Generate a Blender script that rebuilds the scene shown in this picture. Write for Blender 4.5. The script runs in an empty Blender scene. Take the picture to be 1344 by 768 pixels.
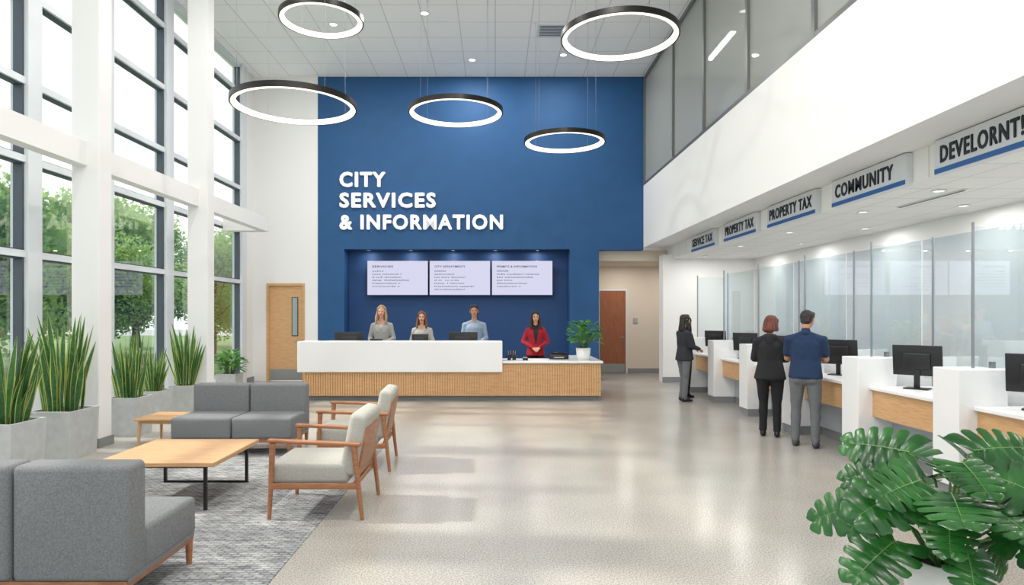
import bpy, bmesh, math, random
import numpy as np
from mathutils import Vector, Matrix, noise
random.seed(7)
S=bpy.context.scene
COL=S.collection
# ------------------------------------------------------------------ materials
def lin(c):
    return tuple(((x/255)/12.92 if x/255<=0.04045 else (((x/255)+0.055)/1.055)**2.4) for x in c)+(1,)
def newmat(name):
    m=bpy.data.materials.new(name); m.use_nodes=True
    nt=m.node_tree; b=nt.nodes['Principled BSDF']
    return m,nt,b
def mat(name,c,rough=.6,metal=0,var=0,vscale=20,bump=0,bscale=200,spec=None,emit=None,estr=0,stretch=None,c2=None,trans=0):
    m,nt,b=newmat(name)
    b.inputs['Base Color'].default_value=lin(c); b.inputs['Roughness'].default_value=rough
    b.inputs['Metallic'].default_value=metal
    if spec is not None: b.inputs['Specular IOR Level'].default_value=spec
    tc=nt.nodes.new('ShaderNodeTexCoord'); mp=nt.nodes.new('ShaderNodeMapping')
    nt.links.new(tc.outputs['Object'],mp.inputs[0])
    if stretch: mp.inputs['Scale'].default_value=stretch
    if var or c2:
        n=nt.nodes.new('ShaderNodeTexNoise'); n.inputs['Scale'].default_value=vscale; n.inputs['Detail'].default_value=5
        r=nt.nodes.new('ShaderNodeValToRGB')
        if c2: ca,cb=c,c2
        else:
            ca=tuple(max(0,x*(1-var)) for x in c); cb=tuple(min(255,x*(1+var)) for x in c)
        r.color_ramp.elements[0].position=.35; r.color_ramp.elements[1].position=.65
        r.color_ramp.elements[0].color=lin(ca); r.color_ramp.elements[1].color=lin(cb)
        nt.links.new(mp.outputs[0],n.inputs['Vector']); nt.links.new(n.outputs['Fac'],r.inputs[0]); nt.links.new(r.outputs[0],b.inputs['Base Color'])
    if bump:
        n2=nt.nodes.new('ShaderNodeTexNoise'); n2.inputs['Scale'].default_value=bscale
        bp=nt.nodes.new('ShaderNodeBump'); bp.inputs['Strength'].default_value=bump; bp.inputs['Distance'].default_value=.01
        nt.links.new(mp.outputs[0],n2.inputs['Vector']); nt.links.new(n2.outputs['Fac'],bp.inputs['Height']); nt.links.new(bp.outputs[0],b.inputs['Normal'])
    if emit:
        b.inputs['Emission Color'].default_value=lin(emit); b.inputs['Emission Strength'].default_value=estr
    return m
def glassmat(name,tint,refl,rough=0.0,haze=0,fr=.35,hc=(.72,.77,.78,1)):
    m=bpy.data.materials.new(name); m.use_nodes=True; nt=m.node_tree; nt.nodes.clear()
    o=nt.nodes.new('ShaderNodeOutputMaterial'); t=nt.nodes.new('ShaderNodeBsdfTransparent'); g=nt.nodes.new('ShaderNodeBsdfGlossy')
    t.inputs[0].default_value=tint+(1,); g.inputs['Roughness'].default_value=rough; g.inputs[0].default_value=(.95,.98,1,1)
    lw=nt.nodes.new('ShaderNodeLayerWeight'); lw.inputs[0].default_value=.25
    ma=nt.nodes.new('ShaderNodeMath'); ma.operation='MULTIPLY_ADD'; ma.inputs[1].default_value=fr; ma.inputs[2].default_value=refl; ma.use_clamp=True
    nt.links.new(lw.outputs['Fresnel'],ma.inputs[0])
    mx=nt.nodes.new('ShaderNodeMixShader'); nt.links.new(ma.outputs[0],mx.inputs[0])
    if haze:
        d=nt.nodes.new('ShaderNodeBsdfDiffuse'); d.inputs[0].default_value=hc
        m2=nt.nodes.new('ShaderNodeMixShader'); m2.inputs[0].default_value=haze
        nt.links.new(t.outputs[0],m2.inputs[1]); nt.links.new(d.outputs[0],m2.inputs[2]); nt.links.new(m2.outputs[0],mx.inputs[1])
    else: nt.links.new(t.outputs[0],mx.inputs[1])
    nt.links.new(g.outputs[0],mx.inputs[2]); nt.links.new(mx.outputs[0],o.inputs[0])
    return m
def emis(name,c,s):
    m=bpy.data.materials.new(name); m.use_nodes=True; nt=m.node_tree; nt.nodes.clear()
    o=nt.nodes.new('ShaderNodeOutputMaterial'); e=nt.nodes.new('ShaderNodeEmission'); e.inputs[0].default_value=lin(c); e.inputs[1].default_value=s
    nt.links.new(e.outputs[0],o.inputs[0]); return m
def leafmat(name,c,c2,rough=.4,vscale=8,trans=.25):
    m=mat(name,c,rough,c2=c2,vscale=vscale)
    nt=m.node_tree; b=nt.nodes['Principled BSDF']; out=nt.nodes['Material Output']
    t=nt.nodes.new('ShaderNodeBsdfTranslucent'); t.inputs[0].default_value=lin(tuple(min(255,x*1.5) for x in c2))
    mx=nt.nodes.new('ShaderNodeMixShader'); mx.inputs[0].default_value=trans
    nt.links.new(b.outputs[0],mx.inputs[1]); nt.links.new(t.outputs[0],mx.inputs[2]); nt.links.new(mx.outputs[0],out.inputs[0])
    return m
WHITE=mat('white_paint',(234,234,233),.7,bump=.03,bscale=60)
CREAM=mat('corridor_paint',(218,206,190),.75,bump=.03,bscale=60)
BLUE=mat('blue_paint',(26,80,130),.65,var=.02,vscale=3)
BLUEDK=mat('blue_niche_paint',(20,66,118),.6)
GREYB=mat('grey_vinyl_base',(134,136,138),.5)
LTGREY=mat('light_grey_laminate',(168,172,176),.5)
FRAME=mat('white_window_frame',(218,223,227),.45)
DKFRAME=mat('dark_window_gasket',(66,76,86),.4)
ALU=mat('brushed_aluminium',(150,152,150),.35,metal=.7)
ALUD=mat('bronze_grey_frame',(118,120,118),.4,metal=.4)
STEEL=mat('steel',(150,152,156),.3,metal=.9)
BLACK=mat('black_plastic',(22,23,26),.4)
BLKMET=mat('black_metal',(34,32,31),.35,metal=.4)
WOODL=mat('light_oak',(212,170,124),.45,c2=(196,152,104),vscale=6,stretch=(1,1,14))
WOODH=mat('oak_table_top',(208,166,122),.4,c2=(188,144,100),vscale=5,stretch=(1.2,14,14))
WOODW=mat('walnut_frame',(168,116,80),.45,c2=(146,94,62),vscale=8,stretch=(1,1,6))
WOODD=mat('brown_door_wood',(156,94,58),.5,c2=(136,78,46),vscale=5,stretch=(10,10,1))
SOFA=mat('grey_upholstery',(132,134,136),.95,c2=(110,112,114),vscale=120,bump=.5,bscale=350)
CHAIRF=mat('pale_upholstery',(184,182,174),.95,c2=(166,164,156),vscale=120,bump=.4,bscale=350)
CONC=mat('concrete_planter',(182,184,184),.85,var=.03,vscale=9,bump=.15,bscale=40)
SOIL=mat('soil',(52,38,28),1,var=.3,vscale=60)
CERAM=mat('white_ceramic',(238,238,236),.25)
SIGNW=mat('sign_panel',(212,216,220),.4)
SIGNB=mat('sign_blue_stripe',(36,92,156),.4)
INK=mat('sign_ink',(28,34,44),.5)
LETTER=mat('white_letters',(250,250,250),.4,emit=(255,255,255),estr=.1)
LAM=mat('white_solid_surface',(236,236,236),.3)
SCREEN=emis('display_glow',(216,216,240),.74)
SCRTXT=mat('display_text',(60,65,105),.6)
RINGL=emis('ring_diffuser',(255,240,214),2.0)
DOWNL=emis('downlight_lens',(255,250,240),3)
GLASS=glassmat('window_glass',(.97,.985,.98),.02,fr=.18)
PGLASS=glassmat('partition_glass',(.945,.972,.977),.03,haze=.03,fr=.32)
MGLASS=glassmat('mezzanine_glass',(.66,.68,.66),.06,haze=.4,fr=.3,hc=(.70,.71,.68,1))
# floor
m,nt,b=newmat('polished_concrete'); FLOORM=m
tc=nt.nodes.new('ShaderNodeTexCoord')
n1=nt.nodes.new('ShaderNodeTexNoise'); n1.inputs['Scale'].default_value=.7; n1.inputs['Detail'].default_value=6
n2=nt.nodes.new('ShaderNodeTexNoise'); n2.inputs['Scale'].default_value=90; n2.inputs['Detail'].default_value=3
mx=nt.nodes.new('ShaderNodeMath'); mx.operation='MULTIPLY_ADD'; mx.inputs[1].default_value=1.3
m3=nt.nodes.new('ShaderNodeMath'); m3.operation='MULTIPLY'; m3.inputs[1].default_value=.4
r=nt.nodes.new('ShaderNodeValToRGB')
r.color_ramp.elements[0].position=.70; r.color_ramp.elements[1].position=.98
r.color_ramp.elements[0].color=lin((142,138,131)); r.color_ramp.elements[1].color=lin((186,182,174))
nt.links.new(tc.outputs['Object'],n1.inputs[0]); nt.links.new(tc.outputs['Object'],n2.inputs[0])
nt.links.new(n1.outputs['Fac'],m3.inputs[0])
nt.links.new(n2.outputs['Fac'],mx.inputs[0]); nt.links.new(m3.outputs[0],mx.inputs[2]); nt.links.new(mx.outputs[0],r.inputs[0]); nt.links.new(r.outputs[0],b.inputs['Base Color'])
b.inputs['Roughness'].default_value=.22; b.inputs['Specular IOR Level'].default_value=.5
# tile ceilings
def tilemat(name,c,line,w,h):
    m,nt,b=newmat(name)
    tc=nt.nodes.new('ShaderNodeTexCoord'); br=nt.nodes.new('ShaderNodeTexBrick'); br.offset=0; br.squash=1
    br.inputs['Color1'].default_value=lin(c); br.inputs['Color2'].default_value=lin(tuple(x-3 for x in c)); br.inputs['Mortar'].default_value=lin(line)
    br.inputs['Scale'].default_value=1; br.inputs['Brick Width'].default_value=w; br.inputs['Row Height'].default_value=h; br.inputs['Mortar Size'].default_value=.011; br.inputs['Mortar Smooth'].default_value=.1
    nt.links.new(tc.outputs['Object'],br.inputs[0]); nt.links.new(br.outputs[0],b.inputs['Base Color']); b.inputs['Roughness'].default_value=.85
    return m
TILE=tilemat('acoustic_tile',(250,251,252),(214,216,218),.75,.75)
TILE2=tilemat('acoustic_tile_low',(236,236,234),(210,210,208),.6,.6)
# rug
m,nt,b=newmat('grey_woven_rug'); RUGM=m
tc=nt.nodes.new('ShaderNodeTexCoord'); mp=nt.nodes.new('ShaderNodeMapping'); mp.inputs['Scale'].default_value=(1,2.4,1)
n1=nt.nodes.new('ShaderNodeTexNoise'); n1.inputs['Scale'].default_value=5; n1.inputs['Detail'].default_value=10; n1.inputs['Roughness'].default_value=.85
br=nt.nodes.new('ShaderNodeTexBrick'); br.inputs['Scale'].default_value=7; br.inputs['Mortar Size'].default_value=.06; br.inputs['Color1'].default_value=(.40,.40,.40,1); br.inputs['Color2'].default_value=(.64,.64,.64,1); br.inputs['Mortar'].default_value=(.3,.3,.3,1)
mi=nt.nodes.new('ShaderNodeMixRGB'); mi.inputs[0].default_value=.3
r=nt.nodes.new('ShaderNodeValToRGB'); r.color_ramp.elements[0].position=.39; r.color_ramp.elements[1].position=.57
r.color_ramp.elements[0].color=lin((92,94,97)); r.color_ramp.elements[1].color=lin((180,180,180))
nt.links.new(tc.outputs['Object'],mp.inputs[0]); nt.links.new(mp.outputs[0],n1.inputs[0]); nt.links.new(tc.outputs['Object'],br.inputs[0])
nt.links.new(n1.outputs['Fac'],mi.inputs[1]); nt.links.new(br.outputs[0],mi.inputs[2]); nt.links.new(mi.outputs[0],r.inputs[0]); nt.links.new(r.outputs[0],b.inputs['Base Color']); b.inputs['Roughness'].default_value=1
SNAKE=leafmat('snake_leaf',(34,76,42),(66,110,62),.45,30,.15)
SNAKEY=leafmat('snake_leaf_edge',(146,162,80),(172,184,96),.45,30,.2)
MONST=leafmat('monstera_leaf',(20,66,28),(46,106,44),.26,5,.14)
MRIB=leafmat('monstera_rib',(86,128,66),(98,140,74),.4,5,.1)
STEM=mat('green_stem',(84,118,60),.5)
BUSH=leafmat('bushy_leaf',(40,92,36),(84,138,60),.4,10,.25)
TREEL=leafmat('tree_foliage',(74,104,56),(128,152,88),.8,1.5,.35)
BARK=mat('bark',(96,82,70),.95,var=.2,vscale=15)
# ------------------------------------------------------------------ mesh builder
class MB:
    def __init__(s): s.v=[];s.f=[];s.m=[];s.s=[];s.mats=[]
    def mi(s,mt):
        if mt not in s.mats: s.mats.append(mt)
        return s.mats.index(mt)
    def add(s,vs,fs,mt,smooth=False,M=None):
        o=len(s.v); i=s.mi(mt)
        for v in vs:
            v=Vector(v)
            if M is not None: v=M@v
            s.v.append(tuple(v))
        for f in fs: s.f.append(tuple(o+k for k in f)); s.m.append(i); s.s.append(smooth)
    def box(s,x0,x1,y0,y1,z0,z1,mt,M=None):
        vs=[(x,y,z) for x in (x0,x1) for y in (y0,y1) for z in (z0,z1)]
        s.add(vs,[(0,1,3,2),(4,6,7,5),(0,4,5,1),(2,3,7,6),(0,2,6,4),(1,5,7,3)],mt,False,M)
    def rbox(s,x0,x1,y0,y1,z0,z1,mt,r=.02,seg=3,M=None):
        bm=bmesh.new(); bmesh.ops.create_cube(bm,size=1)
        for v in bm.verts: v.co=Vector(((x0+x1)/2+v.co.x*(x1-x0),(y0+y1)/2+v.co.y*(y1-y0),(z0+z1)/2+v.co.z*(z1-z0)))
        r=min(r,.49*min(x1-x0,y1-y0,z1-z0))
        bmesh.ops.bevel(bm,geom=bm.edges[:],offset=r,segments=seg,profile=.5,affect='EDGES')
        bm.verts.index_update()
        s.add([v.co.copy() for v in bm.verts],[[v.index for v in f.verts] for f in bm.faces],mt,seg>1,M); bm.free()
    def cyl(s,a,b,r0,r1,mt,n=16,M=None,smooth=True):
        a=Vector(a);b=Vector(b);ax=(b-a).normalized(); sd=ax.orthogonal().normalized(); t=ax.cross(sd)
        vs=[];fs=[]
        for c,r in ((a,r0),(b,r1)):
            for k in range(n):
                q=2*math.pi*k/n; vs.append(c+(sd*math.cos(q)+t*math.sin(q))*r)
        for k in range(n): fs.append((k,(k+1)%n,n+(k+1)%n,n+k))
        s.add(vs,fs,mt,smooth,M)
        s.add(vs[:n],[tuple(range(n))[::-1]],mt,False,M); s.add(vs[n:],[tuple(range(n))],mt,False,M)
    def lathe(s,prof,mt,n=28,c=(0,0),M=None):
        vs=[];fs=[]
        for r,z in prof:
            for k in range(n):
                q=2*math.pi*k/n; vs.append((c[0]+r*math.cos(q),c[1]+r*math.sin(q),z))
        for i in range(len(prof)-1):
            for k in range(n): fs.append((i*n+k,i*n+(k+1)%n,(i+1)*n+(k+1)%n,(i+1)*n+k))
        s.add(vs,fs,mt,True,M)
    def path(s,pts,rs,mt,n=8,M=None):
        for i in range(len(pts)-1): s.cyl(pts[i],pts[i+1],rs[i],rs[i+1],mt,n,M)
    def mesh(s,name):
        me=bpy.data.meshes.new(name); me.from_pydata(s.v,[],s.f)
        for mt in s.mats: me.materials.append(mt)
        me.polygons.foreach_set('material_index',s.m); me.polygons.foreach_set('use_smooth',s.s); me.update()
        return me
    def obj(s,name,loc=(0,0,0),rz=0,parent=None):
        o=bpy.data.objects.new(name,s.mesh(name)); COL.objects.link(o); o.location=loc; o.rotation_euler=(0,0,rz)
        if parent: o.parent=parent
        return o
def boxo(name,x0,x1,y0,y1,z0,z1,mt,parent=None):
    b=MB(); b.box(x0,x1,y0,y1,z0,z1,mt); return b.obj(name,parent=parent)
def empty(name,loc=(0,0,0)):
    e=bpy.data.objects.new(name,None); COL.objects.link(e); e.location=loc; return e
def textmesh(body,capw,caph,extr,off,M,mb,mt,bold=0):
    cu=bpy.data.curves.new('t','FONT'); cu.body=body; cu.size=1; cu.extrude=.01; cu.offset=off; cu.resolution_u=3; cu.space_character=1.06+bold*3.4
    o=bpy.data.objects.new('t',cu); COL.objects.link(o)
    bpy.context.view_layer.update()
    me=bpy.data.meshes.new_from_object(o.evaluated_get(bpy.context.evaluated_depsgraph_get()))
    vs=[v.co.copy() for v in me.vertices]; fs=[tuple(p.vertices) for p in me.polygons]
    bpy.data.objects.remove(o); bpy.data.curves.remove(cu); bpy.data.meshes.remove(me)
    x0=min(v.x for v in vs)-bold;x1=max(v.x for v in vs)+bold;y0=min(v.y for v in vs)-bold;y1=max(v.y for v in vs)+bold
    sy=caph/(y1-y0); sx=(capw/(x1-x0)) if capw else sy
    sh=[(0,0)]+([(bold*math.cos(k*math.pi/4),bold*math.sin(k*math.pi/4)) for k in range(8)] if bold else [])
    for j,(dx,dy) in enumerate(sh):
        mb.add([Vector(((v.x+dx-x0)*sx,(v.y+dy-y0)*sy,v.z/.01*extr+j*.0005)) for v in vs],fs,mt,False,M)
def frameM(o,xd,yd):
    xd=Vector(xd);yd=Vector(yd);zd=xd.cross(yd)
    M=Matrix.Identity(4)
    for i in range(3): M[i][0]=xd[i];M[i][1]=yd[i];M[i][2]=zd[i];M[i][3]=o[i]
    return M
# ------------------------------------------------------------------ room shell
XL=-6.2; YB=16.6; H=7.8; XM=3.8; XR=6.5; Y0=-3
boxo('floor',-6.6,8.2,Y0,20,-.2,0,FLOORM)
boxo('ceiling',-6.5,8.2,Y0,YB+.4,H,H+.2,TILE)
boxo('ground',-90,40,-40,90,-.45,-.35,mat('asphalt_ground',(160,162,160),.9,var=.06,vscale=1))
boxo('lawn',-60,-9.5,-10,60,-.34,-.24,mat('grass',(96,122,72),.95,c2=(120,142,88),vscale=3))
# back wall
b=MB(); b.box(XL-.2,-5.86,YB,YB+.3,0,H,WHITE); b.box(-4.88,-4.55,YB,YB+.3,0,H,WHITE); b.box(-5.86,-4.88,YB,YB+.3,2.5,H,WHITE)
b.obj('wall_back_white')
b=MB()
b.box(-4.55,-3.87,YB,YB+.3,0,H,BLUE); b.box(-3.87,1.91,YB,YB+.3,3.38,H,BLUE); b.box(1.91,2.66,YB,YB+.3,0,H,BLUE); b.box(2.66,XM,YB,YB+.3,3.36,H,BLUE)
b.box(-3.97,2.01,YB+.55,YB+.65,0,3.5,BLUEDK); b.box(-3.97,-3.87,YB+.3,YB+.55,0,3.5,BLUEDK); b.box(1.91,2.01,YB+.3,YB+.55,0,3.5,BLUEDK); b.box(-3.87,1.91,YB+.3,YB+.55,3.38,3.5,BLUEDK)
b.obj('wall_back_blue')
boxo('baseboard_back',-4.86,-3.87,YB-.02,YB,0,.12,GREYB)
b=MB(); b.box(XM,8.2,YB,YB+.3,3.36,H,WHITE); b.box(4.2,XR,16.2,YB,0,3.2,WHITE); b.obj('wall_back_right')
boxo('baseboard_right',4.18,XR,16.17,16.2,0,.14,GREYB)
# corridor
b=MB(); b.box(2.3,2.5,YB+.3,19,0,3.7,CREAM); b.box(2.5,6.4,18.8,19,0,3.7,CREAM); b.box(2.5,6.4,YB+.3,18.8,3.1,3.7,CREAM); b.box(6.4,6.6,16.9,19,0,3.7,CREAM)
b.box(2.5,2.66,YB+.3,17.2,0,3.1,BLUE); b.obj('wall_corridor')
boxo('baseboard_corridor',3.85,6.4,18.77,18.8,0,.14,GREYB)
b=MB(); b.rbox(4.0,4.13,18.77,18.8,1.45,1.6,LTGREY,r=.005); b.obj('room_plaque')
b=MB()
b.box(2.98,3.82,18.74,18.8,0,2.44,FRAME); b.box(3.03,3.77,18.71,18.745,.02,2.39,WOODD); b.cyl((3.7,18.71,1.05),(3.7,18.65,1.05),.015,.015,STEEL); b.box(3.6,3.71,18.64,18.66,1.04,1.06,STEEL); b.box(3.06,3.74,18.7,18.712,.03,.28,ALU)
b.obj('door_2')
# door 1
b=MB()
b.box(-5.86,-5.80,YB-.02,YB+.12,0,2.5,WOODL); b.box(-4.94,-4.88,YB-.02,YB+.12,0,2.5,WOODL); b.box(-5.80,-4.94,YB-.02,YB+.12,2.44,2.5,WOODL)
b.box(-5.80,-4.94,YB+.03,YB+.08,.01,2.44,WOODL)
b.box(-5.22,-5.06,YB+.01,YB+.09,1.15,2.15,DKFRAME); b.box(-5.2,-5.08,YB+.005,YB+.1,1.17,2.13,mat('door_lite',(150,160,160),.1))
b.box(-5.78,-4.96,YB+.02,YB+.032,.02,.3,ALU)
b.cyl((-5.02,YB+.03,1.0),(-5.02,YB-.04,1.0),.014,.014,STEEL); b.box(-5.14,-5.0,YB-.05,YB-.03,.99,1.01,STEEL)
b.obj('door_1')
# left wall pier
b=MB(); b.box(XL-.2,XL,16.0,YB,0,H,WHITE); b.obj('wall_left')
boxo('baseboard_left',XL,XL+.02,16.0,YB,0,.12,GREYB)
# windows
zs=[.12,2.5,3.75,4.78,5.95,7.1,H]
edges=[-2.15,1.45,5.05,8.65,12.25,15.85]
for i in range(5):
    a,c=edges[i],edges[i+1]; b=MB()
    b.box(XL-.18,XL+.06,a-.13,a+.13,0,H,FRAME)
    b.box(XL-.12,XL,a+.13,a+.165,0,H,DKFRAME)
    b.box(XL-.12,XL,c-.165,c-.13,0,H,DKFRAME)
    mm=(a+c)/2
    b.box(XL-.16,XL+.03,mm-.045,mm+.045,0,H,FRAME); b.box(XL-.12,XL-.01,mm-.065,mm+.065,0,H,DKFRAME)
    b.box(XL-.16,XL+.04,a+.13,c-.13,0,.1,FRAME)
    for z in zs[1:-1]:
        b.box(XL-.155,XL+.025,a+.13,c-.13,z-.045,z+.045,FRAME); b.box(XL-.115,XL-.015,a+.13,c-.13,z-.065,z+.065,DKFRAME)
    b.box(XL-.15,XL+.02,a+.13,c-.13,H-.1,H,FRAME)
    b.box(XL-.085,XL-.075,a+.13,c-.13,.1,H-.1,GLASS)
    b.obj('window_%d'%(i+1))
b=MB(); b.box(XL-.18,XL+.06,15.72,16.0,0,H,FRAME); b.obj('trim_1')
for y in (-.85,2.15,5.15,8.25,11.36):
    b=MB(); b.rbox(-5.4,-5.05,y,y+.28,0,H,WHITE,r=.008,seg=1); b.obj('column')
    bb=MB(); bb.box(-5.42,-5.03,y-.02,y+.3,0,.12,GREYB); bb.obj('trim_column_base')
b=MB(); b.box(-5.38,-5.2,Y0,14.62,3.6,3.90,WHITE); b.box(XL+.05,-5.2,14.62,14.9,3.6,3.90,WHITE)
b.obj('wall_beam')
# mezzanine
b=MB(); b.box(XM,8.2,Y0,YB,3.42,5.0,WHITE); b.obj('wall_mezzanine_bulkhead')
b=MB(); b.box(4.42,XR+.2,Y0,16.6,3.1,3.42,TILE2); b.obj('ceiling_service_area')
boxo('wall_right',XR,XR+.2,Y0,YB,0,3.42,WHITE)
boxo('wall_mezzanine_right',8.0,8.2,Y0,YB,5.0,H,mat('mezz_wall',(196,198,194),.8))
b=MB()
ys=[16.55,13.9,11.85,9.8,7.75,5.7,3.65,1.6,-.45,-2.5]
for y in ys: b.box(XM,XM+.09,y-.04,y+.04,5.0,H,ALUD)
b.box(XM+.002,XM+.088,-2.5,16.55,5.0,5.07,ALUD); b.box(XM+.002,XM+.088,-2.5,16.55,H-.08,H,ALUD)
b.box(XM+.04,XM+.05,-2.5,16.55,5.07,H-.08,MGLASS); b.obj('window_mezzanine')
LINL=emis('linear_lens',(255,252,246),14)
for y0,y1 in ((13.75,15.3),(9,10.6),(4.5,6.2)):
    b=MB(); b.box(4.98,5.12,y0,y1,H-.08,H,FRAME); b.box(4.99,5.11,y0+.01,y1-.01,H-.1,H-.08,LINL); b.obj('linear_ceiling_light')
# ------------------------------------------------------------------ ceiling fixtures
def area(name,loc,size,power,col=(1,.97,.93),shape='DISK',parent=None):
    l=bpy.data.lights.new(name,'AREA'); l.shape=shape; l.size=size; l.energy=power; l.color=col
    o=bpy.data.objects.new(name,l); COL.objects.link(o); o.location=loc
    if parent: o.parent=parent
    return o
def downlight(x,y,z,r,power):
    b=MB(); b.lathe([(r,z),(r*1.25,z-.004),(r*1.25,z-.012),(r,z-.014),(r*.95,z-.006)],FRAME,c=(x,y)); b.lathe([(.0001,z-.005),(r*.98,z-.005)],DOWNL,c=(x,y))
    o=b.obj('recessed_downlight')
    if power: area('lamp',(x,y,z-.02),r*1.8,power,parent=o)
for x,y,pw in ((-1.43,13.1,50),(-.55,15.5,40),(-3.4,13.6,55),(1.6,15.2,40),(2.7,13,0),(-1.5,9.5,25),(.6,6.8,90),(-3.8,9.5,55),(-1.5,5,60),(1.0,4.6,60),(-3.8,4.5,60),(-1.2,1,60),(1.2,1,60)):  # nearer ones are out of view, added and placed to brighten the hall
    downlight(x,y,H,.08,pw)
for y in (15.4,13.2,11.0,8.8,7.3,6.0,4.3,2.2):
    downlight(5.0,y,3.1,.06,8)
    downlight(6.0,y-.5,3.1,.06,7)
for x in (-3.3,-2.2,-1.1,0,1.1): downlight(x,YB+.28,3.38,.04,3)
downlight(3.6,17.9,3.1,.06,9); downlight(5.2,17.9,3.1,.06,9)
b=MB(); b.box(.9,1.5,13.6,14.2,H-.015,H,FRAME)
for k in range(7): b.box(.95,1.45,13.65+k*.075,13.68+k*.075,H-.02,H-.014,DKFRAME)
b.obj('ceiling_air_vent')
b=MB(); b.box(5.2,5.26,7.2,8.4,3.085,3.1,FRAME); b.box(5.215,5.245,7.22,8.38,3.08,3.086,DKFRAME); b.obj('slot_air_vent')
# ring pendants
def ring(cx,cy,z,R):
    b=MB(); n=72; w=.045; h=.085
    sec=[(R+w,-.0),(R+w,h),(R-w*.2,h),(R-w,h*.8),(R-w,0),(R+w*.45,-.0)]
    ms=[BLKMET,BLKMET,BLKMET,RINGL,RINGL,BLKMET]
    for i in range(6):
        (r0,z0),(r1,z1)=sec[i],sec[(i+1)%6]; vs=[];fs=[]
        for k in range(n):
            q=2*math.pi*k/n; vs+=[(r0*math.cos(q),r0*math.sin(q),z0),(r1*math.cos(q),r1*math.sin(q),z1)]
        for k in range(n): j=(k+1)%n; fs.append((2*k,2*j,2*j+1,2*k+1))
        b.add(vs,fs,ms[i],True)
    for k in range(4):
        q=math.pi/4+k*math.pi/2; b.cyl((R*math.cos(q),R*math.sin(q),h),(R*math.cos(q),R*math.sin(q),H-z),.0025,.0025,STEEL,6)
        b.cyl((R*math.cos(q),R*math.sin(q),H-z-.02),(R*math.cos(q),R*math.sin(q),H-z),.03,.03,FRAME,12)
    b.obj('ring_pendant_light',(cx,cy,z))
ring(-2.95,11,6.68,.66); ring(-3.1,10,4.9,.90); ring(-.73,12,5.42,.83); ring(1.39,13,5.14,.77); ring(1.92,10,5.96,.86)
# ------------------------------------------------------------------ lettering & displays
b=MB()
for tx,wd,z in (('CITY',60/51.2,4.96),('SERVICES',126/51.2,4.43),('& INFORMATION',214/51.2,3.87)):
    textmesh(tx,wd,.39,.03,.006,frameM((-3.98,YB-.035,z),(1,0,0),(0,0,1)),b,LETTER,bold=.030)
b.obj('wall_sign_lettering')
b=MB()
heads=['SERVICES','CITY DEPARTMENTS','PERMITS & INFORMATION']
for k in range(3):
    x0=-3.36+k*1.63; b.rbox(x0,x0+1.61,YB+.35,YB+.43,2.2,3.12,BLACK,r=.01,seg=1)
    b.box(x0+.015,x0+1.595,YB+.345,YB+.35,2.215,3.105,SCREEN)
    textmesh(heads[k],.55+.25*k,.055,.001,.02,frameM((x0+.14,YB+.343,2.93),(1,0,0),(0,0,1)),b,SCRTXT)
    rr=random.Random(k+3)
    for j in range(6+k%2):
        wl=rr.uniform(.4,1.15) if j else .3
        L=''.join(rr.choice('aeionrstlcdmu ') for _ in range(int(wl*20))).strip() or 'aaa'
        textmesh(L,wl,.04,.001,.01,frameM((x0+.14,YB+.343,2.82-j*.08),(1,0,0),(0,0,1)),b,SCRTXT)
b.obj('wall_display_screens')
# ------------------------------------------------------------------ reception desk
b=MB()
b.box(-3.72,2.04,12.85,13.3,0,.12,GREYB); b.box(-3.76,2.08,12.76,13.4,.1,.74,WOODL)
x=-3.765
while x<2.05: b.box(x,x+.036,12.745,12.765,.1,.6 if x<.1 else .73,WOODL); x+=.048
b.rbox(-3.88,.14,12.68,13.25,.57,1.17,LAM,r=.008,seg=1)
b.rbox(.14,2.12,12.70,13.55,.74,.785,LAM,r=.008,seg=1)
b.rbox(-3.8,.14,13.2,13.75,.74,.78,LAM,r=.005,seg=1)
b.box(1.6,2.08,13.4,14.6,0,.74,WOODL); b.rbox(1.56,2.12,13.55,14.65,.74,.785,LAM,r=.008,seg=1)
b.box(-3.76,-3.3,13.4,14.6,0,.74,WOODL); b.rbox(-3.8,-3.26,13.75,14.65,.74,.785,LAM,r=.008,seg=1)
b.obj('reception_desk')
MONF=mat('monitor_face',(60,70,90),.15,emit=(150,170,200),estr=.3)
def monitor(name,loc,rz,w=.52,h=.31,lift=.16):
    b=MB()  # screen faces +y local
    T=Matrix.Rotation(math.radians(6),4,'X')
    b.rbox(-w/2,w/2,-.012,.018,lift,lift+h,BLACK,r=.006,seg=2,M=T)
    b.rbox(-w*.28,w*.28,-.035,-.008,lift+h*.2,lift+h*.75,BLACK,r=.012,seg=2,M=T)
    b.box(-w/2+.012,w/2-.012,.018,.0195,lift+.015,lift+h-.012,MONF,M=T)
    b.rbox(-.03,.03,-.05,-.03,.01,lift+h*.45,BLACK,r=.006,seg=2)
    b.rbox(-.12,.12,-.11,.07,0,.014,BLACK,r=.006,seg=2)
    return b.obj(name,loc,rz)
monitor('computer_monitor',(-3.03,13.45,.781),.15,.58,.36,.2)
monitor('computer_monitor',(-.66,13.45,.781),-.08,.6,.36,.2)
monitor('computer_monitor',(-1.55,13.4,.781),0,.34,.26,.26)
monitor('computer_monitor',(-2.45,13.4,.781),0,.26,.16,.26)
b=MB()
for dx,dy in ((0,0),(.1,.02)):
    b.lathe([(.0001,0),(.036,0),(.038,.11),(.032,.11),(.03,.01)],BLACK,c=(dx,dy),n=16)
    for k in range(5): b.cyl((dx+.01*math.cos(k*1.3),dy+.01*math.sin(k*1.3),.01),(dx+.028*math.cos(k*1.3),dy+.028*math.sin(k*1.3),.19),.004,.004,[WOODL,BLACK,BLUE][k%3],6)
b.obj('pen_holder',(.28,13.0,.786))
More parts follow.
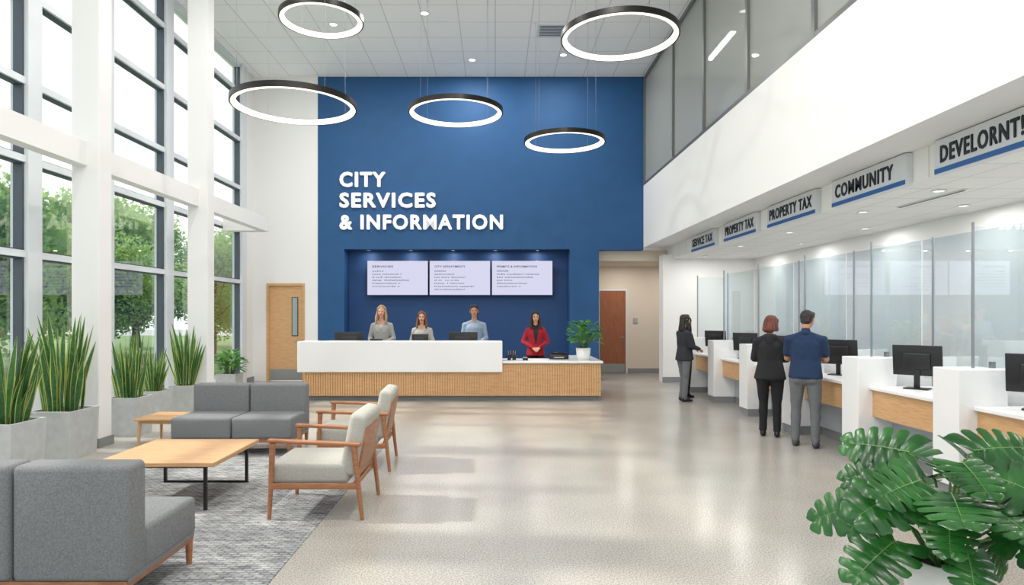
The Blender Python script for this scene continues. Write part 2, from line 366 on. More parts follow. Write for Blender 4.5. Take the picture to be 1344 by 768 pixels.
b=MB(); b.rbox(-.05,.05,-.08,.08,0,.05,BLACK,r=.012); b.rbox(-.04,.04,-.02,.07,.045,.06,LTGREY,r=.005); b.obj('card_terminal',(.6,12.95,.786))
b=MB(); b.rbox(-.2,.2,-.09,.09,0,.1,BLACK,r=.02); b.rbox(-.14,.14,-.05,.09,.1,.15,BLACK,r=.02); b.rbox(-.1,.1,-.13,-.02,.03,.05,LTGREY,r=.004)
b.obj('desk_telephone',(1.3,13.3,.786))
# ------------------------------------------------------------------ service counters
pl=[14.45,12.8,11.15,9.5,7.85,6.22,4.6,2.97]
XG=5.05
for i,p in enumerate(pl):
    e=empty('service_counter',(4.2,p,0))
    def mk(bb,nm):
        o=bb.obj(nm,(-4.2,-p,0),parent=e); return o
    b=MB(); b.rbox(4.2,4.65,p-.35,p,.12,1.2,LAM,r=.006,seg=1); b.box(4.22,4.65,p-.34,p-.01,0,.12,GREYB); mk(b,'pillar')
    nx=(pl[i+1] if i+1<len(pl) else p-1.63)
    a,c=nx,p-.35
    b=MB(); b.rbox(4.33,XG+.4,a,c,.83,.87,LAM,r=.006,seg=1); b.box(4.37,4.40,a,c,.52,.83,WOODL); b.box(4.40,XG+.35,a,c,.5,.83,LTGREY); b.box(4.6,4.64,a,c,.12,.52,LTGREY); b.box(4.62,4.66,a,c,0,.12,GREYB); mk(b,'counter')
    b=MB(); b.box(XG,XG+.012,a-.15,c+.16,.95,2.58,PGLASS); b.box(4.45,XG-.005,p-.18,p-.168,1.2,2.52,PGLASS); b.box(4.65,XG+.4,p-.2,p-.15,0,1.2,LAM)
    mk(b,'glass_screen')
    b=MB()
    b.cyl((XG+.006,c-.02,.87),(XG+.006,c-.02,2.6),.012,.012,STEEL,10)
    b.cyl((4.46,p-.174,1.2),(4.46,p-.174,2.56),.012,.012,STEEL,10)
    b.box(4.62,4.66,p-.19,p-.155,1.19,1.26,STEEL)
    b.box(XG-.01,XG+.025,a+.35,a+.39,.87,.98,STEEL); b.box(XG-.01,XG+.025,c-.39,c-.35,.87,.98,STEEL)
    mk(b,'posts')
    ym=(a+c)/2
    monitor('computer_monitor',(4.72,c-.27,.871),math.radians(-48),.48,.34,.15)
    b=MB(); b.rbox(-.2,.2,-.07,.07,0,.018,BLACK,r=.006)
    for rr_ in range(4):
        for kk in range(12): b.box(-.185+kk*.031,-.16+kk*.031,-.055+rr_*.028,-.033+rr_*.028,.018,.022,DKFRAME)
    b.obj('keyboard',(4.85,ym-.3,.871),math.radians(-80))
# overhead signs
sg=[('DEVELORNT!',4.87,6.4,1.0),('COMMUNITY',6.85,8.35,1.2),('PROPERTY TAX',8.78,10.33,1.36),('PROPERTY TAX',10.78,12.3,1.33),('SERVICE TAX',12.8,14.33,1.3)]
for t,y0,y1,tw in sg:
    b=MB(); b.rbox(4.34,4.42,y0,y1,3.07,3.41,SIGNW,r=.004,seg=1); b.box(4.335,4.345,y0+.005,y1-.005,3.08,3.13,SIGNB)
    textmesh(t,tw,.17,.003,.004,frameM((4.337,y1-.09,3.175),(0,-1,0),(0,0,1)),b,INK,bold=.024)
    b.obj('overhead_department_sign')
# ------------------------------------------------------------------ furniture
def sofa(name,loc,rz,mods,mw,dep,hback,seat=.455):
    b=MB(); W=mods*mw; th=.21 # front toward -y
    for k in range(mods):
        x0=-W/2+k*mw; x1=x0+mw
        b.rbox(x0+.006,x1-.006,-dep/2,dep/2-th+.02,.2,seat,SOFA,r=.035,seg=4)
        b.rbox(x0+.006,x1-.006,dep/2-th,dep/2,.2,hback,SOFA,r=.035,seg=4)
        b.box(x0+.01,x1-.01,-dep/2+.03,dep/2-.03,.19,.22,SOFA)
    for y in (-dep/2+.02,dep/2-.06): b.box(-W/2+.02,W/2-.02,y,y+.04,.155,.2,WOODW)
    for x in (-W/2+.02,-.02,W/2-.06): b.box(x+.001,x+.039,-dep/2+.021,dep/2-.021,.156,.199,WOODW)
    for x in (-W/2+.04,W/2-.04):
        for y in (-dep/2+.04,dep/2-.04): b.cyl((x,y,.16),(x,y,0),.026,.018,WOODW,12)
    return b.obj(name,loc,rz)
sofa('modular_sofa',(-3.17,8.15,.006),0,2,.73,.8,.80)
sofa('modular_sofa',(-2.70,4.02,.006),math.pi,2,.66,.84,.85)
def armchair(loc,rz=0):
    b=MB() # faces -x, width along y
    w=.40; xf=-.40; xr=.36
    for s in (-1,1):
        y=s*(w-.025)
        for (p,q,t0,t1) in (((xf+.03,y,0),(xf+.06,y,.63),.017,.026),((xr+.04,y,0),(xr-.03,y,.62),.017,.026)):
            b.cyl(p,q,t0,t1,WOODW,10)
        M=Matrix.Translation((0,y,.635))@Matrix.Rotation(math.radians(2.5),4,'Y')
        b.rbox(xf+.02,xr+.03,-.032,.032,-.016,.016,WOODW,r=.012,M=M)
        b.rbox(xf+.04,xr,y-.015,y+.015,.25,.30,WOODW,r=.006)
    for x in (xf+.05,xr-.03): b.rbox(x-.015,x+.015,-w+.03,w-.03,.25,.30,WOODW,r=.006)
    b.rbox(xf,xr-.08,-w+.055,w-.055,.28,.455,CHAIRF,r=.045,seg=4)
    M=Matrix.Translation((xr-.17,0,.36))@Matrix.Rotation(math.radians(11),4,'Y')
    b.rbox(0,.15,-w+.055,w-.055,0,.53,CHAIRF,r=.05,seg=4,M=M)
    b.rbox(.145,.165,-w+.09,w-.09,.0,.42,WOODW,r=.005,M=M)
    return b.obj('wooden_armchair',loc,rz)
armchair((-1.50,5.73,.006)); armchair((-1.56,7.35,.006),math.radians(3))
b=MB()
b.rbox(-.52,.52,-.53,.53,.385,.425,WOODH,r=.006,seg=1)
for y in (-.47,.46):
    for x in (-.40,.42): b.box(x-.013,x+.013,y-.013,y+.013,0,.385,BLKMET)
b.box(-.386,.406,.452,.468,.0,.02,BLKMET); b.box(-.386,.406,.452,.468,.365,.385,BLKMET); b.box(-.386,.406,-.478,-.462,.365,.385,BLKMET); b.box(.41,.43,-.456,.446,.365,.385,BLKMET); b.box(-.41,-.39,-.456,.446,.365,.385,BLKMET)
b.obj('coffee_table',(-2.93,6.08,.006))
b=MB(); b.rbox(-.35,.35,-.32,.32,.33,.36,WOODH,r=.006,seg=1)
for x in (-.29,.29):
    for y in (-.27,.27): b.cyl((x,y,.33),(x*1.05,y*1.05,0),.024,.016,WOODL,10)
b.box(-.29,.29,-.28,-.26,.29,.33,WOODL); b.box(-.29,.29,.26,.28,.29,.33,WOODL)
b.obj('side_table',(-4.29,8.62,0))
boxo('area_rug',-4.4,-1.43,1.5,8.2,0,.006,RUGM)
# ------------------------------------------------------------------ plants
def sqpot(b,w,h,mt=CONC):
    t=.035; a=w/2; c=a*.92
    def ringv(s,z): return [(-s,-s,z),(s,-s,z),(s,s,z),(-s,s,z)]
    vs=ringv(c,0)+ringv(a,h)+ringv(a-t,h)+ringv(a-t,h-.05)
    fs=[(3,2,1,0)]
    for L in range(3):
        for k in range(4): j=(k+1)%4; fs.append((L*4+k,L*4+j,(L+1)*4+j,(L+1)*4+k))
    b.add(vs,fs,mt); b.add(ringv(a-t,h-.05),[(0,1,2,3)],SOIL)
def blade(b,base,az,lean,L,w,rnd,m1=SNAKE,m2=SNAKEY,curve=.15):
    n=8; d=Vector((math.cos(az),math.sin(az),0)); sd=Vector((-math.sin(az+rnd),math.cos(az+rnd),0))
    nor=sd.cross(Vector((0,0,1)))
    rows=[]
    for i in range(n+1):
        t=i/n; c=Vector(base)+d*(lean*t+curve*t*t*L*.6)+Vector((0,0,L*t*(1-.08*t*lean)))
        ww=w*(.55+.9*t if t<.4 else .91*(1-((t-.4)/.6)**2.2))+.002
        tw=sd*math.cos(t*.9)+nor*math.sin(t*.9)
        nn=tw.cross(Vector((0,0,1)))
        rows.append([c-tw*ww+nn*ww*.35,c-tw*ww*.76+nn*ww*.18,c,c+tw*ww*.76+nn*ww*.18,c+tw*ww+nn*ww*.35])
    vs=[v for r_ in rows for v in r_]
    f1=[];f2=[]
    for i in range(n):
        for k in range(4):
            q=(i*5+k,i*5+k+1,(i+1)*5+k+1,(i+1)*5+k)
            (f2 if k in (0,3) else f1).append(q)
    b.add(vs,f1,m1,True); b.add(vs,f2,m2,True)
def snake(loc,w,h,top,n,seed,bw=.04):
    r_=random.Random(seed); b=MB(); sqpot(b,w,h)
    for k in range(n):
        a=r_.uniform(0,6.28); q=r_.uniform(.02,w*.36); L=(top-h)*r_.uniform(.5,1.0)
        blade(b,(q*math.cos(a),q*math.sin(a),h-.06),a+r_.uniform(-.4,.4),r_.uniform(.03,.28)*(1.1-L/(top)),L,bw*r_.uniform(.8,1.2),r_.uniform(-1.2,1.2),curve=r_.uniform(.04,.22))
    return b.obj('potted_snake_plant',loc,0)
snake((-5.12,6.76,0),.52,.59,1.58,34,1,.040)
snake((-5.18,7.76,0),.54,.57,1.82,38,2,.040)
snake((-5.19,9.2,0),.44,.54,1.56,34,3,.034)
snake((-5.45,10.3,0),.44,.5,1.25,44,4,.024)
snake((-5.30,11.08,0),.38,.5,1.64,32,5,.034)
def leafshape(b,base,dirv,up,L,W,mt,droop=.25):
    dirv=Vector(dirv).normalized(); up=Vector(up); sd=dirv.cross(up).normalized(); nn=sd.cross(dirv)
    vs=[];fs=[]; n=6
    for i in range(n+1):
        t=i/n; ww=W*math.sin(math.pi*min(1,t**.8*.97+.02))
        c=Vector(base)+dirv*L*t-nn*droop*L*t*t
        vs+=[c-sd*ww+nn*ww*.3,c,c+sd*ww+nn*ww*.3]
    for i in range(n):
        for k in range(2): fs.append((i*3+k,i*3+k+1,i*3+k+4,i*3+k+3))
    b.add(vs,fs,mt,True)
def leafy(name,loc,potr,poth,R,ht,n,seed,L,W,square=False):
    r_=random.Random(seed); b=MB()
    if square: sqpot(b,potr*2,poth)
    else:
        b.lathe([(.0001,0),(potr*.7,0),(potr*.9,poth*.3),(potr,poth),(potr*.9,poth),(potr*.88,poth*.85)],CERAM); b.lathe([(potr*.9,poth*.86),(.0001,poth*.88)],SOIL)
    for k in range(n):
        a=r_.uniform(0,6.28); rr=R*math.sqrt(r_.random())*.75; z=poth+ht*(r_.uniform(.2,1))*(1-.5*(rr/R)**2)
        p=Vector((rr*math.cos(a),rr*math.sin(a),z)); 
        if k%3==0: b.path([(potr*.3*math.cos(a),potr*.3*math.sin(a),poth*.85),(rr*.5*math.cos(a),rr*.5*math.sin(a),(poth+z)/2),p],[.006,.005,.003],STEM,5)
        e=r_.uniform(-.3,.9)
        leafshape(b,p,(math.cos(a)*math.cos(e),math.sin(a)*math.cos(e),math.sin(e)),(0,0,1),L*r_.uniform(.7,1.2),W*r_.uniform(.7,1.2),BUSH)
    return b.obj(name,loc)
leafy('potted_leafy_plant',(-5.66,13.8,0),.21,.45,.33,.5,130,11,.17,.045,True)
leafy('potted_desk_plant',(1.78,13.1,.786),.15,.24,.38,.55,130,12,.18,.045)
# monstera
def monleaf(b,M,L,W):
    ns=6
    def w(t): return W*(max(0,1-((t-.30)/.72)**2)**.60 if t>.30 else 1-.25*((.30-t)/.30)**2)
    def P(t,u,s,lift=0):
        t=min(t,1.0)
        ww=w(t); x=s*ww*u; y=L*(t+u*(-.30*(1-t)**2+.12*t))
        z=-.18*L*t*t-.15*W*u*u+ .06*L*u + lift
        return Vector((x,y,z))
    for s in (-1,1):
        for i in range(ns):
            t0=i/ns; t1=(i+1)/ns; tm=(t0+t1)/2
            us=[0,.2,.40,.48,.57,.74,.90,.97,1.01]; g=[0,0,.0,.03,.09,.12,.16,.23,.36]
            if i==0 or i==ns-1: g=[0,0,0,0,.02,.04,.07,.15,.30]
            vs=[];fs=[]
            for u,gg in zip(us,g):
                vs+=[P(t0+(gg/ns if i else 0),u,s),P(tm,u,s,.010*(1-u)+.004),P(t1-gg/ns,u,s)]
            for k in range(len(us)-1):
                for q in range(2):
                    f=(k*3+q,k*3+q+1,k*3+q+4,k*3+q+3); fs.append(f if s<0 else f[::-1])
            b.add(vs,fs,MONST,True,M)
            rv=[P(tm-.003,0,s,.015),P(tm+.005,0,s,.015),P(tm,.8,s,.009)]
            b.add(rv,[(0,1,2)],MRIB,False,M)
    rv=[]
    for k in range(9):
        t=k/8; c=P(t,0,1); rv+=[c+Vector((-.004*(1.1-t),0,.017)),c+Vector((.004*(1.1-t),0,.017))]
    b.add(rv,[(2*k,2*k+1,2*k+3,2*k+2) for k in range(8)],MRIB,True,M)
b=MB(); r_=random.Random(21)
b.lathe([(.0001,0),(.15,0),(.19,.04),(.215,.34),(.19,.34),(.185,.28)],CERAM,n=40); b.lathe([(.19,.29),(.0001,.30)],SOIL)
lv=[]; NL=30
for k in range(NL):
    a=k*2.399+r_.uniform(-.25,.25); f=(k+.5)/NL
    rr=.10+.36*math.sqrt(f)+r_.uniform(-.06,.06); z=.92-.50*f**1.1+r_.uniform(-.08,.08)
    L=r_.uniform(.26,.40); e=.0+.72*f+r_.uniform(-.35,.35)
    lv.append((a,rr,z,L,e))
for a,rr,z,L,e in lv:
    d=Vector((math.cos(a),math.sin(a),0)); base=Vector((d.x*rr*.8,d.y*rr*.8,z))
    yd=(d*math.cos(e)-Vector((0,0,math.sin(e)))).normalized(); nz=(d*math.sin(e)*.5+Vector((0,0,math.cos(e))))
    nz=(nz+Vector((r_.uniform(-.7,.2),-.8,.0))); xd=yd.cross(nz).normalized(); nz=xd.cross(yd)
    M=Matrix.Identity(4)
    for i in range(3): M[i][0]=xd[i];M[i][1]=yd[i];M[i][2]=nz[i];M[i][3]=base[i]
    monleaf(b,M,L,L*.50)
    b.path([(d.x*.05,d.y*.05,.28),(d.x*rr*.35,d.y*rr*.35,.28+(z-.28)*.65),base-yd*.02+Vector((0,0,-.01)),base+yd*.02],[.009,.008,.006,.005],STEM,7)
b.obj('potted_monstera',(2.52,3.62,0))
# ------------------------------------------------------------------ trees
def treemesh(seed):
    r_=random.Random(seed); b=MB()
    b.path([(0,0,0),(.1,0,1.2),(0,.1,2.4),(.1,.1,4)],[.16,.13,.1,.05],BARK,10)
    blobs=[]
    for k in range(15):
        a=r_.uniform(0,6.28); q=r_.uniform(.2,1.7); z=r_.uniform(1.6,5.3); q*=1.2-abs(z-3.2)/3.4
        c=Vector((q*math.cos(a),q*math.sin(a),z)); blobs.append((c,r_.uniform(.7,1.15)))
        b.path([(0,0,1.6+.3*r_.random()),c*.5+Vector((0,0,1.0)),c],[.06,.04,.02],BARK,5)
    for c,R in blobs:
        for k in range(640):
            v=Vector((r_.gauss(0,1),r_.gauss(0,1),r_.gauss(0,1))).normalized()*R*r_.uniform(.45,1.12); p=c+v
            x=Vector((r_.gauss(0,1),r_.gauss(0,1),r_.gauss(0,1))).normalized(); y=x.orthogonal().normalized(); s=r_.uniform(.05,.12)
            b.add([p-x*s,p-y*s*.6,p+x*s,p+y*s*.6],[(0,1,2,3)],TREEL)
    return b.mesh('tree_mesh')
tm=[treemesh(1),treemesh(2)]
for i,(x,y,s) in enumerate(((-13.5,17.2,.95),(-15.5,21,1.1),(-17,26.5,1.15),(-13,23.5,.85),(-19,31,1.3),(-15,32,1.1),(-12.2,28,.9),(-19,22.5,1.1),(-21,38,1.4),(-17.5,19.2,1.0),(-16,40,1.2),(-22,27,1.2))):
    o=bpy.data.objects.new('tree',tm[i%2]); COL.objects.link(o); o.location=(x,y,-.24); o.scale=(s,s,s); o.rotation_euler=(0,0,i*1.3)
# ------------------------------------------------------------------ people
SKIN=mat('skin',(200,150,124),.5,var=.03,vscale=30); SKIN2=mat('skin_tan',(180,130,102),.5,var=.03,vscale=30)
LIPS=mat('lips',(168,82,78),.4); EYEW=mat('eye_white',(236,234,230),.2); IRIS=mat('iris',(40,28,22),.15)
def cloth(n,c): return mat(n,c,.9,var=.02,vscale=25,bump=.2,bscale=30)
def hairm(n,c): return mat(n,c,.45,var=.3,vscale=14,bump=.8,bscale=40,stretch=(4,4,.3))
SHOE=mat('shoe_leather',(24,24,26),.4); SHOEG=mat('grey_sneaker',(72,72,76),.6)
def prim(a,b,wa,da,wb,db,lab,side=(1,0,0),ka=1,kb=1): return dict(a=Vector(a),b=Vector(b),wa=wa,da=da,wb=wb,db=db,lab=lab,side=Vector(side),ka=ka,kb=kb)
def cap(a,b,ra,rb,lab): return prim(a,b,ra,ra,rb,rb,lab,side=(.97,.13,.2))
def axes(p):
    n=(p['b']-p['a']); L=n.length; n=n/L; s=p['side']-n*p['side'].dot(n)
    if s.length<1e-3: s=n.orthogonal()
    s.normalize(); return n,s,n.cross(s),L
def primmesh(p,seg=20):
    n,s,t,L=axes(p); rings=[]
    for k in range(5,0,-1):
        q=k/5*math.pi/2*.98; r=min(p['wa'],p['da'])*p['ka']; rings.append((p['a']-n*r*math.sin(q),p['wa']*math.cos(q),p['da']*math.cos(q)))
    for k in range(5):
        h=k/4; rings.append((p['a']+n*L*h,p['wa']*(1-h)+p['wb']*h,p['da']*(1-h)+p['db']*h))
    for k in range(1,6):
        q=k/5*math.pi/2*.98; r=min(p['wb'],p['db'])*p['kb']; rings.append((p['b']+n*r*math.sin(q),p['wb']*math.cos(q),p['db']*math.cos(q)))
    vs=[];fs=[]
    for c,w,d in rings:
        for k in range(seg):
            q=2*math.pi*k/seg; vs.append(c+s*w*math.cos(q)+t*d*math.sin(q))
    for i in range(len(rings)-1):
        for k in range(seg): fs.append((i*seg+k,i*seg+(k+1)%seg,(i+1)*seg+(k+1)%seg,(i+1)*seg+k))
    fs.append(tuple(range(seg))[::-1]); o=(len(rings)-1)*seg; fs.append(tuple(o+k for k in range(seg)))
    return vs,fs
def fuse(prims,voxel,mb,mats,smooth=4,hook=None,wr=None):
    t=MB()
    for p in prims:
        vs,fs=primmesh(p); t.add(vs,fs,WHITE)
    o=bpy.data.objects.new('tmp',t.mesh('tmp')); COL.objects.link(o)
    m=o.modifiers.new('r','REMESH'); m.mode='VOXEL'; m.voxel_size=voxel
    if smooth:
        m2=o.modifiers.new('s','SMOOTH'); m2.iterations=smooth; m2.factor=.5
    bpy.context.view_layer.update()
    me=bpy.data.meshes.new_from_object(o.evaluated_get(bpy.context.evaluated_depsgraph_get()))
    V=np.array([v.co[:] for v in me.vertices]); N=np.array([v.normal[:] for v in me.vertices]); F=[tuple(q.vertices) for q in me.polygons]
    bpy.data.objects.remove(o); bpy.data.meshes.remove(me)
    C=np.array([V[list(f)].mean(0) for f in F])
    best=np.full(len(C),1e9); lab=np.zeros(len(C),int); labs=sorted(set(p['lab'] for p in prims))
    for p in prims:
        n,s,tt,L=axes(p); n,s,tt=map(np.array,(n,s,tt)); q=C-np.array(p['a']); h=np.clip(q@n/L,0,1)
        q=q-np.outer(h*L,n); w=p['wa']*(1-h)+p['wb']*h; d=p['da']*(1-h)+p['db']*h; mn=np.minimum(w,d)
        val=(np.sqrt((q@s/w)**2+(q@tt/d)**2+(q@n/mn)**2)-1)*mn
        k=val<best; best[k]=val[k]; lab[k]=labs.index(p['lab'])
    names=[labs[l] for l in lab]
    if hook: names=[hook(c,n_) for c,n_ in zip(C,names)]
    if wr:
        amp,sc=wr; cl=np.zeros(len(V))
        for f,nm in zip(F,names):
            if nm in('top','pants','hair'): cl[list(f)]=1
        for i in np.nonzero(cl)[0]:
            x,y,z=V[i]; q=noise.noise(Vector((x*sc[0],y*sc[1],z*sc[2])))+.5*noise.noise(Vector((x*sc[0]*2+5,y*sc[1]*2,z*sc[2]*2.2+x*20)))
            V[i]+=N[i]*q*amp
    off=len(mb.v); mb.v+= [tuple(v) for v in V]
    for f,l in zip(F,names): mb.f.append(tuple(off+k for k in f)); mb.m.append(mb.mi(mats[l])); mb.s.append(True)
def person(name,loc,yaw,Ht,mats,female=False,hair='short',arms=None,hpitch=0,hyaw=0,bulk=1.0,hs=1.0,short=False,jacket=False,stance=.1,lean=0,vneck=None,hood=False):
    mb=MB(); P=[]; k=1.0; f=female
    sw=(.146 if f else .172)*bulk; hw=(.155 if f else .15)*bulk
    ch=.142*bulk if f else .164*bulk
    for s,fy in ((-1,.02),(1,-.03)):
        hx=s*.082*bulk; kx=s*stance; ax=s*stance*1.05
        P+=[cap((hx,0,.86),(kx,fy+.02,.48),.086*bulk,.064,'pants'),cap((kx,fy+.02,.48),(ax,fy-.01,.13),.064,.052,'pants'),
            prim((ax,fy-.01,.12),(ax,fy-.01,.085),.053,.058,.053,.060,'pants',ka=.3,kb=.2),
            prim((ax,fy-.045,.045),(ax,fy+.05,.045),.038,.045,.042,.045,'shoe'),prim((ax,fy+.05,.032),(ax,fy+.14,.028),.045,.034,.040,.026,'shoe')]
    P+=[prim((0,-.01,.89),(0,0,1.0),hw,.112,hw*.93,.105,'pants')]
    P+=[cap((s*.07*bulk,-.045,.87),(s*.065*bulk,-.04,.93),.075*bulk,.06,'pants') for s in (-1,1)]
    hem=.83 if jacket else .885
    e=.014 if jacket else .006
    wl=(.128 if f else .15)*bulk
    P+=[prim((0,-.006,hem),(0,0,1.10),hw+.024+e,.138+e,wl+e,.10+e,'top',ka=.06),
        prim((0,0,1.10),(0,.005,1.30),wl+e,.10+e,ch+e,.112+e,'top'),
        prim((0,0,1.30),(0,-.01,1.36),ch+e,.11+e,ch*.88,.080,'top')]
    for s in (-1,1):
        P.append(cap((s*.045,-.012,1.425),(s*sw*.92,-.01,1.368),.046+e*.5,.056+e*.5,'top'))
        P.append(cap((0,-.012,1.36),(s*sw*.8,-.01,1.36),.062,.056,'top'))
    P.append(prim((0,-.012,1.40),(0,-.008,1.445),.080,.058,.058,.054,'top',kb=.15))
    if f:
        for s in (-1,1): P.append(cap((s*.062,.062,1.27),(s*.058,.074,1.25),.060,.05,'top'))
    if hood: P+=[prim((-.06,-.06,1.45),(.06,-.06,1.45),.035,.03,.035,.03,'top'),prim((0,-.085,1.44),(0,-.10,1.36),.085,.035,.05,.025,'top')]
    elif jacket or not f:
        P+=[prim((0,-.015,1.445),(0,-.012,1.475),.064,.062,.060,.058,'top',ka=.2,kb=.15)]
    P.append(cap((0,-.01,1.44),(0,.012,1.55),.048 if f else .056,.048,'skin'))
    for s in (-1,1):
        am=arms
        sh=Vector((s*sw,-.01,1.368)); el=Vector((s*am[0][0],am[0][1],am[0][2])); wr=Vector((s*am[1][0],am[1][1],am[1][2]))
        if short:
            md=sh.lerp(el,.70); P.append(cap(sh,md,.058,.060,'top')); P.append(cap(md,el,.046,.042,'skin')); P.append(cap(el,wr,.043,.029,'skin'))
        else:
            P.append(cap(sh,el,.055+e*.5,.047+e*.5,'top')); P.append(cap(el,wr,.047+e*.5,.036,'top'))
        d=(wr-el).normalized(); hd=(d+Vector((-s*.15,.25,-.15))).normalized(); side=Vector((s,0,0)); side=(side-hd*side.dot(hd)).normalized(); pn=hd.cross(side)
        if pn.z>0: pn=-pn
        Hn=[cap(wr-d*.03,wr+hd*.01,.029,.027,'skin'),prim(wr+hd*.015,wr+hd*.075,.032,.016,.04,.014,'skin',side=side)]
        for i,(o,L) in enumerate(((-.030,.066),(-.010,.076),(.010,.071),(.030,.056))):
            a=wr+hd*.078+side*o; m_=a+(hd+pn*.35).normalized()*L*.5; t_=m_+(hd+pn*1.1).normalized()*L*.5
            Hn+=[cap(a-hd*.015,m_,.0095,.0085,'skin'),cap(m_,t_,.0085,.007,'skin')]
        a=wr+hd*.03-side*.028; m_=a+(hd*.6-side*.8).normalized()*.035; t_=m_+(hd*.9-side*.2+pn*.3).normalized()*.032
        Hn+=[cap(a,m_,.014,.011,'skin'),cap(m_,t_,.011,.008,'skin')]
        fuse(Hn,.0048,mb,mats,2)
    def hook(c,n):
        x,y,z=c
        if n in('top','pants'): n='top' if z>hem-.012 else 'pants'
        if vneck and n=='top' and y>.02 and abs(x)<(z-vneck[0])*vneck[1]: return vneck[2]
        return n
    fuse(P,.009,mb,mats,3,hook,(.006,(9,9,7)))
    n0=len(mb.v)
    jw=.9 if f else 1.0
    Hd=[prim((0,-.03,.03),(0,.008,.037),.072,.083,.068,.076,'skin'),
        prim((0,.022,.02),(0,.034,-.055),.062,.060,.050*jw,.046,'skin'),
        prim((0,.03,-.05),(0,.046,-.086),.048*jw,.042,.028*jw,.028,'skin'),
        cap((0,.082,.012),(0,.100,-.024),.0065,.0115,'skin'),cap((-.011,.091,-.029),(.011,.091,-.029),.0085,.0085,'skin'),
        cap((-.017,.0765,-.054),(.017,.0765,-.054),.0065,.0065,'lips'),cap((-.008,.081,-.055),(.008,.081,-.055),.007,.007,'lips'),
        cap((0,-.01,-.02),(0,-.015,-.1),.046,.046,'skin')]
    for s in (-1,1):
        Hd+=[prim((s*.072,-.008,-.025),(s*.077,-.014,.018),.008,.014,.009,.02,'skin'),cap((s*.032,.048,-.018),(s*.030,.052,-.035),.028,.024,'skin'),
             cap((s*.014,.080,.022),(s*.045,.070,.022),.009,.008,'skin')]
    fuse(Hd,.0045,mb,mats,3)
    for s in (-1,1):
        for (p,rr,mt,sc_) in (((s*.030,.0735,.003),.0125,mats['eyew'],(1.1,.8,.6)),((s*.030,.0800,.003),.0072,mats['iris'],(.9,.8,.95)),((s*.030,.0768,.0085),.0135,mats['iris'],(1.08,.75,.22))):
            bm=bmesh.new(); bmesh.ops.create_uvsphere(bm,u_segments=14,v_segments=10,radius=rr); bm.verts.index_update()
            mb.add([Vector((v.co.x*sc_[0],v.co.y*sc_[1],v.co.z*sc_[2]))+Vector(p) for v in bm.verts],[[v.index for v in q.verts] for q in bm.faces],mt,True); bm.free()
        vs,fs=primmesh(prim((s*.015,.0885,.0245),(s*.045,.0765,.0255),.0035,.003,.0025,.002,'hair',side=(0,0,1)),8); mb.add(vs,fs,mats['hair'],True)
    Hr=[prim((0,-.038,.034),(0,.000,.056),.083,.09,.077,.072,'hair'),prim((0,-.05,-.0),(0,-.052,-.035),.077,.06,.066,.05,'hair')]
    if hair=='short':
        for s in (-1,1): Hr.append(prim((s*.066,-.005,.06),(s*.072,-.006,.022),.013,.036,.008,.02,'hair'))
        Hr.append(cap((-.035,.036,.095),(.04,.038,.098),.026,.024,'hair'))
    else:
        for s in (-1,1): Hr+=[cap((s*.012,.035,.108),(s*.062,.034,.062),.024,.020,'hair'),cap((s*.062,.034,.062),(s*.078,.012,-.02),.020,.018,'hair')]
    if hair=='long':
        Hr+=[prim((0,-.06,0),(0,-.07,-.20),.086,.05,.090,.032,'hair')]
        for s in (-1,1): Hr+=[prim((s*.074,-.01,0),(s*.088,.02,-.10),.022,.04,.026,.036,'hair'),prim((s*.088,.02,-.10),(s*.092,.055,-.20),.026,.034,.020,.02,'hair')]
    if hair=='bob':
        Hr+=[prim((0,-.06,0),(0,-.06,-.10),.090,.055,.096,.052,'hair')]
        for s in (-1,1): Hr+=[prim((s*.072,-.02,0),(s*.086,.0,-.09),.024,.048,.026,.04,'hair')]
    fuse(Hr,.006,mb,mats,3,None,(.006,(60,60,7)) if hair!='short' else (.004,(50,50,50)))
    R=Matrix.Translation((0,.005,1.50))@Matrix.Rotation(math.radians(hyaw),4,'Z')@Matrix.Rotation(math.radians(-hpitch),4,'X')@Matrix.Translation((0,.008,.133*hs))@Matrix.Scale(hs,4)
    for i in range(n0,len(mb.v)): mb.v[i]=tuple(R@Vector(mb.v[i]))
    sc=Ht/1.75
    if lean:
        for i,v in enumerate(mb.v):
            if v[2]>.9: mb.v[i]=(v[0],v[1]+(v[2]-.9)*math.tan(math.radians(lean)),v[2])
    zmin=min(v[2] for v in mb.v)
    mb.v=[(v[0]*sc,v[1]*sc,(v[2]-zmin)*sc) for v in mb.v]
    return mb.obj(name,loc,math.radians(yaw))
def ms(skin,top,pants,hair,shoe=SHOE,inner=None): return dict(skin=skin,top=top,pants=pants,hair=hair,shoe=shoe,lips=LIPS,eyew=EYEW,iris=IRIS,inner=inner or skin)
BLONDE=hairm('blonde_hair',(158,130,98)); BROWN=hairm('brown_hair',(104,68,46)); DARKH=hairm('dark_hair',(36,28,26)); AUB=hairm('auburn_hair',(98,50,34))
GREYT=cloth('grey_blouse',(152,152,148)); PALET=cloth('pale_blouse',(172,168,162)); LTBL=cloth('light_blue_shirt',(136,152,172)); REDT=cloth('red_blazer',(158,24,44))
NAVY=cloth('navy_shirt',(27,48,80)); BLKT=cloth('black_hoodie',(34,34,38)); GRYP=cloth('grey_trousers',(104,106,109)); BLKP=cloth('black_trousers',(28,28,32)); CHAR=cloth('charcoal_jacket',(42,44,50))
desk=((.24,-.02,1.10),(.17,.22,1.06))
person('woman_receptionist',(-2.48,14.15,0),180,1.87,ms(SKIN,GREYT,BLKP,BLONDE),True,'long',desk,bulk=1.18,hs=1.1,vneck=(1.33,.5,'skin'))
person('woman_receptionist',(-1.60,14.15,0),180,1.74,ms(SKIN,PALET,BLKP,BROWN),True,'long',desk,bulk=1.15,hs=1.12,vneck=(1.33,.5,'skin'))
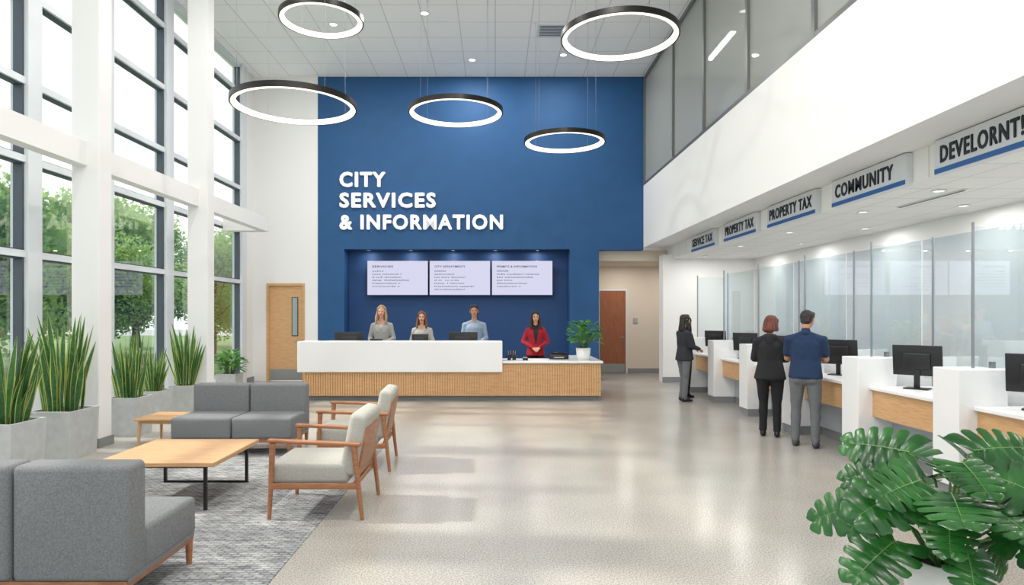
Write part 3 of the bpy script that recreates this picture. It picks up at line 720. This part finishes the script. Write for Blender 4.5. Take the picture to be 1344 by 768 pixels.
person('man_receptionist',(-.46,14.15,0),180,1.88,ms(SKIN2,LTBL,BLKP,DARKH),False,'short',desk,bulk=1.1,hs=1.12,vneck=(1.39,.5,'skin'))
person('woman_receptionist',(.87,14.0,0),180,1.74,ms(SKIN,REDT,BLKP,DARKH,inner=BLKT),True,'long',((.26,-.03,1.12),(.07,.2,1.0)),bulk=1.1,hs=1.12,jacket=True,vneck=(1.02,.17,'inner'))
person('man_customer',(4.0,8.35,0),-32,1.76,ms(SKIN2,NAVY,GRYP,DARKH,SHOEG),False,'short',((.225,.08,1.12),(.12,.31,1.09)),hpitch=22,hyaw=-15,short=True,bulk=1.16,stance=.115,lean=3)
person('woman_customer',(3.84,9.05,0),-25,1.69,ms(SKIN,BLKT,BLKP,AUB),True,'bob',((.215,.05,1.12),(.11,.27,1.09)),hpitch=15,hyaw=-25,jacket=True,bulk=1.18,stance=.09,hood=True)
person('woman_customer',(3.70,12.7,0),-75,1.70,ms(SKIN,CHAR,GRYP,DARKH),True,'long',((.21,.03,1.12),(.12,.26,1.06)),hpitch=8,jacket=True,bulk=1.12,stance=.085)
person('woman_customer',(3.92,13.3,0),-70,1.64,ms(SKIN,BLKT,BLKP,DARKH),True,'long',((.21,.03,1.12),(.12,.26,1.06)),hpitch=8,jacket=True,stance=.085)
# ------------------------------------------------------------------ light
w=bpy.data.worlds.new('World'); S.world=w; w.use_nodes=True
bg=w.node_tree.nodes['Background']; bg.inputs[0].default_value=(.94,.97,1,1); bg.inputs[1].default_value=1.25
sl=bpy.data.lights.new('sun','SUN'); sl.energy=2.7; sl.angle=math.radians(2.2); sl.color=(1,.95,.88)
so=bpy.data.objects.new('sun',sl); COL.objects.link(so)
dv=Vector((math.cos(math.radians(43)),-.06,-math.sin(math.radians(43)))); so.rotation_euler=dv.to_track_quat('-Z','Y').to_euler(); so.location=(-20,5,20)
S.view_settings.view_transform='Standard'
S.view_settings.exposure=.44
# ------------------------------------------------------------------ camera
cd=bpy.data.cameras.new('Camera'); cd.lens=850/1344*36; cd.sensor_width=36; cd.shift_x=22/1344; cd.shift_y=29/1344; cd.clip_end=300
co=bpy.data.objects.new('Camera',cd); COL.objects.link(co); co.location=(0,0,1.7); co.rotation_euler=(math.pi/2,0,0)
S.camera=co
